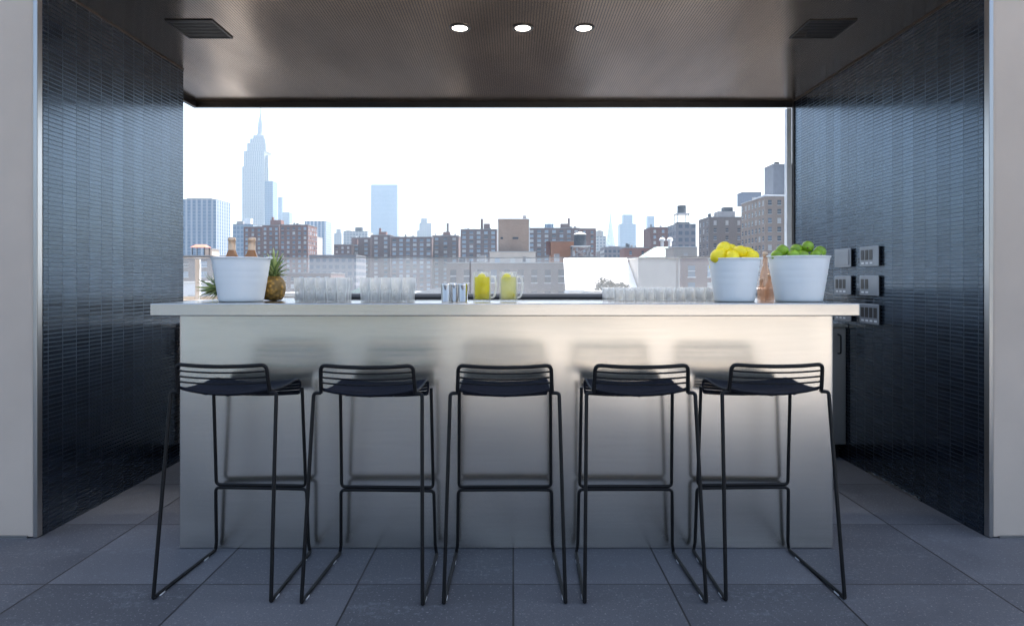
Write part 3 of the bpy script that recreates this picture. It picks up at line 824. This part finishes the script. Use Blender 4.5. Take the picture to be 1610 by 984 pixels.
# far skyline --------------------------------------------------------
D = 1500
ox = (398-807)*D/F
es = empty('skyscraper', (ox, D, GZ), 'very tall hazy art deco skyscraper with stepped crown and needle spire', 'skyscraper')
def tier(nm, a0, a1, yt, yb_, d0, d1, m):
    x0 = (a0-807)*D/F; x1 = (a1-807)*D/F
    o = MB().box(x0, x1, D+d0, D+d1, EYE+(440-yb_)*D/F, EYE+(440-yt)*D/F).build(nm, m, es); o.location = (-ox, -D, -GZ)
tier('base', 374, 424, 365, 468, -6, 60, Fstone)
tier('shaft', 380.5, 415, 262, 364.9, 0, 52, Fstone)
tier('shaft_wing', 415.2, 420, 262, 364.9, 8, 44, Fstone)
tier('upper_shaft', 382.5, 414.5, 237, 261.9, 3, 49, Fstone)
tier('upper_wing', 414.6, 419, 243, 261.9, 10, 42, Fstone)
tier('crown_tier', 386.5, 416, 224, 236.9, 7, 45, Fstone)
tier('crown_tier', 390, 414, 216.5, 223.9, 11, 41, Fstone)
tier('crown_tier', 393.8, 411, 210.5, 216.4, 15, 38, Fstone)
u = D/F; cxm = (403-807)*u
mm = MB().lathe([(6.5*u, EYE+229.3*u), (5.2*u, EYE+233*u), (4.5*u, EYE+237*u), (4.0*u, EYE+250*u), (2.6*u, EYE+256*u), (1.5*u, EYE+262*u), (.9*u, EYE+266*u), (.6*u, EYE+279*u), (.2*u, EYE+283*u)], cxm, D+26, 20, smooth=True)
o = mm.build('spire', Fpale, es); o.location = (-ox, -D, -GZ)
building('tower', 'blue glass slab tower overlapping the right side of the tallest skyscraper', 416, 429, 285, 1250, 25, Fglass, 'tower', extras=[])
building('tower', 'slim hazy tower rising just right of the tallest skyscraper', 437, 443, 310, 1700, 14, Fglass, 'tower')
building('office_block', 'low hazy block attached right of the slim tower', 443.5, 455, 334, 1600, 20, Fglass, 'building')
building('office_block', 'blue-grey office block with vertical stripes at the left edge of the view', 262, 340, 314, 640, 33, Fblue, 'office building', cornice=M['roofgrey'], extras=[('bulkhead', 290, 330, 311, 314, 4, M['roofgrey'])], clutter=5)
building('office_block', 'small glassy block with a white roof box between striped block and brick tower', 366, 398, 353, 560, 24, Fglass, 'building', extras=[('roof_box', 382, 392, 343, 353, 3, M['whitem']), ('bulkhead', 368, 378, 347, 353, 5, M['roofgrey'])])
building('office_block', 'pale block with blue vertical stripes just right of the brick tower', 479, 512, 348, 900, 30, Fblue, 'office building')
building('apartment_building', 'pinkish slab between brick tower and striped pale block', 490, 497, 372, 600, 20, M['cream'], 'building')
building('tower', 'pale hazy tower with step, left of the wide pale offices', 525, 537, 367, 1000, 20, Fpale, 'tower', extras=[('bulkhead', 528, 535, 360, 367, 3, Fpale)])
building('office_block', 'wide pale office block with small dark roof tank', 540, 578, 364, 760, 30, Fpale, 'building', extras=[('roof_tank', 557, 568, 357, 364, 4, M['wood']), ('bulkhead', 542, 550, 362, 364, 4, M['cream'])], clutter=5)
building('tower', 'broad blue flat-topped slab skyscraper standing alone in the centre left', 583, 624.5, 290.5, 1900, 40, Fglass, 'skyscraper')
building('tower', 'hazy stepped tower right of the broad blue slab', 659, 678, 351, 1300, 26, Fpale, 'tower', extras=[('upper_tier', 661, 671, 343, 351, 4, Fpale), ('side_tier', 655, 658.8, 362, 440, 4, Fpale)])
# spire tower
D2 = 2300; u = D2/F
sp = MB().lathe([(9*u, GZ), (9*u, EYE+50*u), (6.5*u, EYE+62*u), (4.2*u, EYE+78*u), (1.8*u, EYE+95*u), (.4*u, EYE+108*u), (.1*u, EYE+112*u)], 0, 0, 10, smooth=False)
o = sp.build('spire_tower', Fpale, loc=((960-807)*u, D2, 0)); tag(o, 'very faint needle-topped skyscraper left of the stepped glass tower', 'skyscraper')
building('tower', 'stepped glass tower with a narrower top to the right of the centre', 975, 1000, 352, 1500, 34, Fglass, 'tower', extras=[('upper_tier', 980, 995.5, 337, 352, 5, Fglass)])
building('tower', 'slim flat-topped hazy tower behind the red brick block with water tank', 1018, 1029, 340, 1500, 16, Fglass, 'tower', extras=[('side_tier', 1014, 1017.8, 366, 440, 4, Fglass)])
building('tower', 'pale office building with small cupola right of the long brick slab', 938, 953, 372, 700, 25, Fpale, 'building', extras=[('cupola', 940, 947, 362, 372, 3, M['cream'])])
building('office_block', 'pale building with dark flat cap behind the dark water tank', 926, 949, 364, 760, 25, Fpale, 'building')
building('office_block', 'blue-grey low block left of the short red brick building', 950, 985, 389, 420, 20, Fdark, 'building', extras=[('bulkhead', 958, 975, 386.5, 389, 3, M['roofgrey'])])

# housing towers, brick ------------------------------------------------
W1 = (1.5, 1.5, 2.9, 2.8, GLt); W2 = (2.3, 1.6, 4.2, 2.85, GLt)
GH = 'red brick housing towers'
building('brick_tower', 'red brick housing tower with balconies behind the two foil-topped bottles', 383, 412, 357, 400, 22, BR, group=GH, win=W1, rows=14, side=None, clutter=5)
building('brick_tower', 'stepped red brick tower with a raised roof block left of the widest brick tower', 412.3, 439, 355, 390, 20, BR, group=GH, win=W1, rows=14, extras=[('bulkhead', 421, 438, 345, 355, 4, BR), ('chimney', 422, 425, 340, 345, 5, BR)])
building('brick_tower', 'broad red brick tower with a visible right side right of the skyscraper', 440, 484, 354, 380, 18, BR, group=GH, win=W1, rows=15, side='R', clutter=5)
building('brick_tower', 'low brown brick wing beneath the stepped hazy tower', 525, 552, 385, 430, 16, BP, group=GH, win=W1, rows=9, extras=[('bulkhead', 553, 560, 376, 385, 3, BR)])
building('brick_tower', 'brown brick block directly below the wide pale offices', 552.5, 583, 374, 440, 16, BP, group=GH, win=W2, rows=12, clutter=5)
building('brick_tower', 'brick tower with chimney just in front of the broad blue slab', 583.5, 614, 370, 425, 16, BP, group=GH, win=W2, rows=12, extras=[('bulkhead', 594, 606, 364, 370, 3, BR), ('chimney', 594, 597, 358, 364, 4, BR)])
building('brick_tower', 'long bluish brick slab with bright window bands right of the blue skyscraper', 614.5, 679, 373, 410, 16, BP, group=GH, win=W2, rows=13, clutter=5)
building('brick_tower', 'narrow brown brick slab with pointed roof stack left of the tan box', 679.5, 721, 371, 420, 16, BP, group=GH, win=W2, rows=13, extras=[('bulkhead', 696, 707, 364, 371, 3, BR), ('chimney', 701, 704.5, 350, 364, 4, BG)], clutter=5)
building('brick_tower', 'brown brick slab with chimney rising left of the tan roof block', 724, 781, 361, 400, 16, BP, group=GH, win=W2, rows=13, extras=[('bulkhead', 760, 770, 351, 361, 3, BP), ('chimney', 755, 759, 343, 361, 4, BP)], clutter=5)
building('brick_tower', 'long brown brick slab with chimney right of the tan roof block', 830, 912, 359, 400, 16, BP, group=GH, win=W2, rows=12, extras=[('bulkhead', 882, 894, 351, 359, 3, BP), ('chimney', 893.5, 897, 342, 359, 4, BP), ('plant_room', 857, 871, 351, 359, 4, Fglass)], clutter=5)
building('brick_tower', 'dark red brick end wall right of the dark water tank', 912.5, 937, 360, 380, 14, BR, group=GH, win=W1, rows=11)
building('brick_tower', 'red brick block with small square windows left of the water tank tower', 1023, 1062, 358, 330, 18, BR, win=(1.3, 1.4, 3.0, 2.9, GLt), rows=9, clutter=5)
wt = building('loft_building', 'white-banded loft building carrying a tall roof water tank', 1063, 1094, 353, 300, 16, Fdark, win=None, extras=[('bulkhead', 1066, 1086, 349, 353, 2, M['wood'])])
def water_tank(px0, px1, pt, pb, D, plat, legb, label, roofm, conic=4, dy=4):
    u = D/F; xc = ((px0+px1)/2-807)*u; r = (px1-px0)/2*u
    zl = EYE+(440-legb)*u; zt = EYE+(440-pt)*u; zb_ = EYE+(440-pb)*u
    t = empty('water_tank', (xc, D+dy, zl), label, 'water tank')
    Z = lambda z: z-zl
    MB().lathe([(r*.98, Z(zb_)), (r, Z(zb_)+.2), (r*.97, Z(zt))], n=24, smooth=False).build('barrel', M['wood'], t)
    MB().lathe([(r*1.08, Z(zt)+.01), (r*.1, Z(zt)+conic*u)], n=24, smooth=False).build('lid', roofm, t)
    MB().box(-r*1.5, r*1.5, -r*1.5, r*1.5, Z(zb_)-plat*u, Z(zb_)-.01).build('platform', M['winwhite'], t)
    for sx in (-1, 1):
        for sy in (-1, 1):
            MB().box(sx*r*1.3-.15, sx*r*1.3+.15, sy*r*1.3-.15, sy*r*1.3+.15, 0, Z(zb_)-plat*u-.01).build('leg', M['roofgrey'], t)
    b = MB()
    for sy in (-1, 1):
        b.tube([(-r*1.3, sy*r*1.3, .1), (r*1.3, sy*r*1.3, Z(zb_)-plat*u-.1)], .09, 6).tube([(r*1.3, sy*r*1.3, .1), (-r*1.3, sy*r*1.3, Z(zb_)-plat*u-.1)], .09, 6)
    b.build('brace', M['roofgrey'], t)
water_tank(1070, 1084, 321.5, 334, 300, 1.6, 351.8, 'grey cylindrical water tank on tall legs above the loft building', M['wood'], 1.5, 6)
for k, (a, b_) in enumerate(((366, 371), (376, 381))):
    pass
building('brick_building', 'tan-grey brick apartment block left of the tall one by the window post', 1115, 1171, 342, 250, 14, BG, win=(1.1, 1.6, 3.4, 3.0, GDk), side='L', rows=10, extras=[('plant_room', 1133, 1160, 331, 342, 3, M['roofgrey']), ('bulkhead', 1143, 1158, 324, 331, 4, M['wood'])], clutter=5)
building('brick_building', 'tall tan brick block beside the window post with rows of dark windows', 1203, 1262, 309, 210, 22, BT, win=(1.2, 1.6, 2.75, 2.95, GDk), side='L', rows=13, cornice=M['winwhite'], extras=[('parapet', 1203, 1262, 306, 309, .5, M['winwhite'])], clutter=5)
# tower on its roof and louvred plant
t = building('roof_bulkhead', 'dark metal lift tower standing on the tall tan brick block', 1216, 1250, 259, 222, 8, M['darkm'] if False else plain('slate_metal_cladding', (.16, .17, .20), .5, var=.1, scale=.6), 'bulkhead', zbot=EYE+(440-306)*.21+.45, extras=[('vent_cap', 1223, 1229, 253, 259, 2, M['darkm'])])
building('plant_unit', 'blue louvred cooling unit on the roof left of the dark lift tower', 1168, 1197, 303, 235, 6, plain('blue_louvre', (.16, .20, .27), .5), 'roof plant', zbot=EYE+(440-322)*.235)

# mid-distance roofs ----------------------------------------------------
tn = building('roof_bulkhead', 'plain tan brick roof block with white edging in the centre', 783.5, 831.5, 345, 130, 6, BT, 'bulkhead', zbot=EYE+(440-396)*.13, cornice=M['winwhite'], extras=[('chimney', 822, 828, 338, 345, 1, M['roofgrey'])])
for (a, b_, ya, yb2, nm) in ((782.2, 783.3, 345, 396, 'edge_strip'), (831.7, 832.8, 345, 396, 'edge_strip')):
    o = MB().box((a-807)*.13, (b_-807)*.13, 129.9, 130.2, EYE+(440-yb2)*.13, EYE+(440-ya)*.13).build(nm, M['winwhite'], tn); o.location = -tn.location
for a, b_ in ((787, 791), (806, 815)):
    o = MB().box((a-807)*.13, (b_-807)*.13, 129.93, 130.02, EYE+(440-376)*.13, EYE+(440-373)*.13).build('window', GDk, tn); o.location = -tn.location
building('roof_deck_house', 'pale green-grey rooftop storey beneath the tan brick block', 770, 842, 396.5, 126, 14, M['cream'], 'building', win=(1.0, .8, 2.4, 2.9, GLt), rows=1, roof=M['rooflt'], zbot=EYE+(440-417)*.126)
building('brick_building', 'old grey-brown brick loft front with tall arched-height windows behind the drinks', 702, 893, 414, 118, 14, BG, win=(1.1, 2.4, 2.35, 4.0, GDk), rows=3, roof=M['rooflt'], clutter=5)
building('brick_building', 'orange brick roof house left of the squat dark water tank', 866, 905, 380, 160, 7, BO, 'building', zbot=GZ, extras=[('chimney', 859, 865.5, 379, 402, .5, BR)])
water_tank(904, 924, 367.5, 386, 155, 1.5, 404, 'squat dark wooden water tank with a white conical lid', M['whitem'], 4.5, 3)
building('brick_building', 'flat grey roofed building carrying the squat water tank', 899, 938, 404, 150, 12, BG, 'building', roof=M['rooflt'], clutter=5)
building('brick_building', 'short red brick building beneath the stepped glass tower', 982, 1020, 390, 260, 12, BK, 'building', roof=M['rooflt'], win=(1.0, 1.4, 3.2, 3, GDk), rows=3, clutter=5)
# white sloped sheet and pale wall added as the reflection in the balustrade glass
ww = empty('glass_reflection_roof', ((945-807)*.062, 62, -10), 'white sloped sheet standing in for the bright reflection in the glass right of centre', 'building')
wx0, wx1 = (889-807)*.062, (1003-807)*.062; wz0, wz1 = EYE-15*.062, EYE+34*.068
b = MB().add([(wx0, 62, wz0), (wx1, 62, wz0), (wx1, 68, wz1), (wx0+.3, 68, wz1), (wx0, 62, wz0-.2), (wx1, 62, wz0-.2), (wx1, 68, wz1-.2), (wx0+.3, 68, wz1-.2)], [(0,1,2,3), (4,7,6,5), (0,4,5,1), (1,5,6,2), (2,6,7,3), (3,7,4,0)])
for k in range(1, 6):
    xx = wx0+(wx1-wx0)*k/6; b.add([(xx-.03, 62, wz0+.03), (xx+.03, 62, wz0+.03), (xx+.03, 68, wz1+.03), (xx-.03, 68, wz1+.03), (xx-.03, 62, wz0), (xx+.03, 62, wz0), (xx+.03, 68, wz1), (xx-.03, 68, wz1)], [(0,1,2,3), (0,4,5,1), (1,5,6,2), (2,6,7,3), (3,7,4,0)])
o = b.build('roof', M['whitew'], ww); o.location = -ww.location
o = MB().box(wx0+.4, wx1-.1, 62.3, 68, -10, wz0-.21).build('wall', M['whitew'], ww); o.location = -ww.location
building('glass_reflection_wall', 'pale wall standing in for the greyer right part of the glass reflection', 1003.5, 1069, 406, 62.5, 5, M['cream'], 'wall', zbot=-10, roof=M['whitew'])  # added for the dimmer part of the reflection in the glass
building('brick_building', 'brick building with pale windows right of the pale reflection stand-in', 1072, 1133, 404, 90, 10, BP, 'building', win=(1.0, 1.6, 1.9, 2.4, GLt), rows=4, roof=M['cream'])
building('penthouse', 'cream penthouse with white roof vents below the loft building', 1060, 1096, 389, 140, 8, M['cream'], 'building', roof=M['winwhite'], win=(.9, .9, 2.2, 2.5, GLt), rows=2)
# copper roof
gx0, gx1 = at(1015, 402, 170).x, at(1062, 402, 170).x
g = MB(); z0 = at(0, 404, 170).z; z1 = at(0, 387, 170).z
g.add([(gx0, 170, z0), (gx1, 170, z0), (gx1, 182, z0), (gx0, 182, z0), ((gx0+gx1)/2, 174, z1), (gx1-1, 174, z1), (gx1-1, 178, z1), ((gx0+gx1)/2, 178, z1)], [(0,1,5,4), (1,2,6,5), (2,3,7,6), (3,0,4,7), (4,5,6,7), (0,3,2,1)])
gb_ = empty('hipped_house', ((gx0+gx1)/2, 170, GZ), 'building with a sloping green copper roof beside the white vents', 'building')
o = g.build('roof', M['copper'], gb_); o.location = -gb_.location
o = MB().box(gx0+.3, gx1-.3, 170.4, 181.6, GZ, z0-.01).build('wall', BR, gb_); o.location = -gb_.location
for px, lb in ((1055, 'white domed roof vent, left of the two above the cream penthouse'), (1068, 'white domed roof vent, right of the two above the cream penthouse')):
    D_ = 134; u = D_/F; r = 5.2*u
    b = MB().lathe([(r*.5, -1.2), (r*.5, 0)]+[(r*math.cos(R(a)), r*.9*math.sin(R(a))+r*.3) for a in range(-10, 91, 12)], n=18)
    o = b.build('roof_vent', M['whitem'], loc=((px-807)*u, D_+6+2, EYE+(440-389.5)*(D_+6)/F+1.55)); tag(o, lb, 'vent', 'white domed roof vents')

# left foreground roofs
building('brick_building', 'grey-brown building with balconies at the far left below the striped block', 276, 335, 403, 150, 14, BG, 'building', win=(1.6, 1.3, 3.0, 2.4, GLt), rows=4, side='R', roof=M['cream'])
ca = empty('roof_canopy', (at(306, 390, 152).x, 155, at(0, 403, 152).z+.36), 'small red canvas canopy on the far left roof', 'canopy')
cw = 1.9
MB().add([(-cw, -1.5, 1.9), (cw, -1.5, 1.9), (cw, 1.5, 1.9), (-cw, 1.5, 1.9), (-cw*.6, 0, 2.6), (cw*.6, 0, 2.6)], [(0,1,5,4), (1,2,5), (2,3,4,5), (3,0,4), (3,2,1,0)]).build('canvas', M['teracotta'], ca)
for sx in (-1, 1):
    for sy in (-1, 1): MB().box(sx*1.5-.08, sx*1.5+.08, sy*1.2-.08, sy*1.2+.08, 0, 1.89).build('post', M['darkm'], ca)
building('roof_bulkhead', 'small cream roof hut beside the red canopy', 322, 333, 392, 158, 4, M['cream'], 'bulkhead', zbot=at(0, 403, 152).z+.36)
building('low_building', 'low white building with one dark window at the left under the post', 270, 335, 444, 60, 8, M['whitew'], 'building', win=(.8, .5, 1.5, 1.6, GDk), rows=1, roof=M['whitew'])
building('low_building', 'low pale flat roofed building behind the tumblers', 430, 706, 462, 95, 16, M['cream'], 'building', roof=M['rooflt'])
building('low_building', 'dark low roofs behind the pineapple below the brick towers', 335, 520, 430, 240, 20, BP, 'building', win=W1, rows=3)
building('low_building', 'blue-grey low block filling the gap below the striped pale block', 486, 560, 402, 300, 20, Fdark, 'building')
# sloping tent-like light roofs
for (a, b_, yt, yb2, D_, m, lb) in ((538, 572, 448, 462, 95, M['copper'], 'pale green sloped rooflight between the blocks of tumblers'), (628, 700, 450, 462.5, 90, M['rooflt'], 'pale sloped roof behind the steel cups')):
    x0, x1 = (a-807)*D_/F, (b_-807)*D_/F; z0 = EYE+(440-yb2)*D_/F-.3; z1 = EYE+(440-yt)*D_/F
    b = MB().add([(x0, D_, z0), (x1, D_, z0), (x1, D_+6, z0), (x0, D_+6, z0), (x1, D_, z1), (x1, D_+6, z1)], [(0,1,4), (3,5,2), (1,2,5,4), (0,4,5,3), (0,3,2,1)])
    o = b.build('sloped_roof', m); tag(o, lb, 'roof')
# rooftop shrubs in front of the white reflection sheet
SHR = random.Random(11)
def shrub(px, pyb, D_, r, label):
    u = D_/F; t = empty('rooftop_shrub', ((px-807)*u, D_, EYE+(440-pyb)*u), label, 'shrub', 'shrubs on the near roof')
    MB().lathe([(.10, 0), (.06, r*.6), (.03, r*1.1)], n=7).build('trunk', M['stem'], t)
    b = MB()
    for k in range(420):
        v = Vector((SHR.gauss(0, 1), SHR.gauss(0, 1), SHR.gauss(0, 1))).normalized()*r*(SHR.random()**.35)
        v.x *= .9+.3*math.sin(k); v.z = v.z*.85 + r*1.05
        s = r*.14; n1 = Vector((SHR.uniform(-1, 1), SHR.uniform(-1, 1), SHR.uniform(-1, 1))).normalized(); n2 = n1.orthogonal().normalized()
        n3 = n1.cross(n2); b.add([v-n2*s, v-n3*s*.6, v+n2*s, v+n3*s*.6], [(0,1,2,3)])
    b.build('crown', M['bush'], t)
for i, (px, pyb, r, lb) in enumerate(((948, 459, .50, 'dark shrub, tallest of the clump before the white reflection sheet'), (941, 461, .33, 'dark low shrub at the left foot of the clump'), (960, 459, .42, 'dark shrub just right of the tallest one'),
                                      (970, 456, .25, 'small dark shrub in the gap right of the clump'), (978, 456, .28, 'small dark peaked shrub second from the right'), (986, 456.5, .20, 'smallest dark shrub at the right end of the clump'))):
    shrub(px, pyb, 40, r, lb)
building('low_building', 'near flat white roof carrying the dark shrubs', 930, 1150, 458.6, 38, 5, M['whitew'], 'building', roof=M['whitew'])
# a scatter of further city blocks to fill streets beyond
rc = random.Random(21); CB = [Fpale, Fdark, Fstone, BP, BG]
GF = 'distant city blocks'
for i in range(26):
    px = 250+i*41+rc.uniform(-8, 8); D_ = rc.uniform(520, 980)
    building('city_block', 'hazy distant city block low on the horizon between the named towers', px, px+rc.uniform(22, 40), rc.uniform(392, 410), D_, 25, rc.choice(CB), 'building', group=GF)

# ------------------------------------------------------------------ haze
hz = NT('haze'); hz.t.nodes.remove(hz.b)
pv = hz.n('VolumePrincipled'); pv.inputs['Color'].default_value = (.66, .84, 1, 1); pv.inputs['Density'].default_value = .00017; pv.inputs['Anisotropy'].default_value = .3
hz.l(pv.outputs[0], hz.t.nodes['Material Output'].inputs['Volume'])
h = MB().box(-2600, 2600, -400, 3200, GZ-3, 470).build('haze', hz.m); tag(h, kind='stuff')
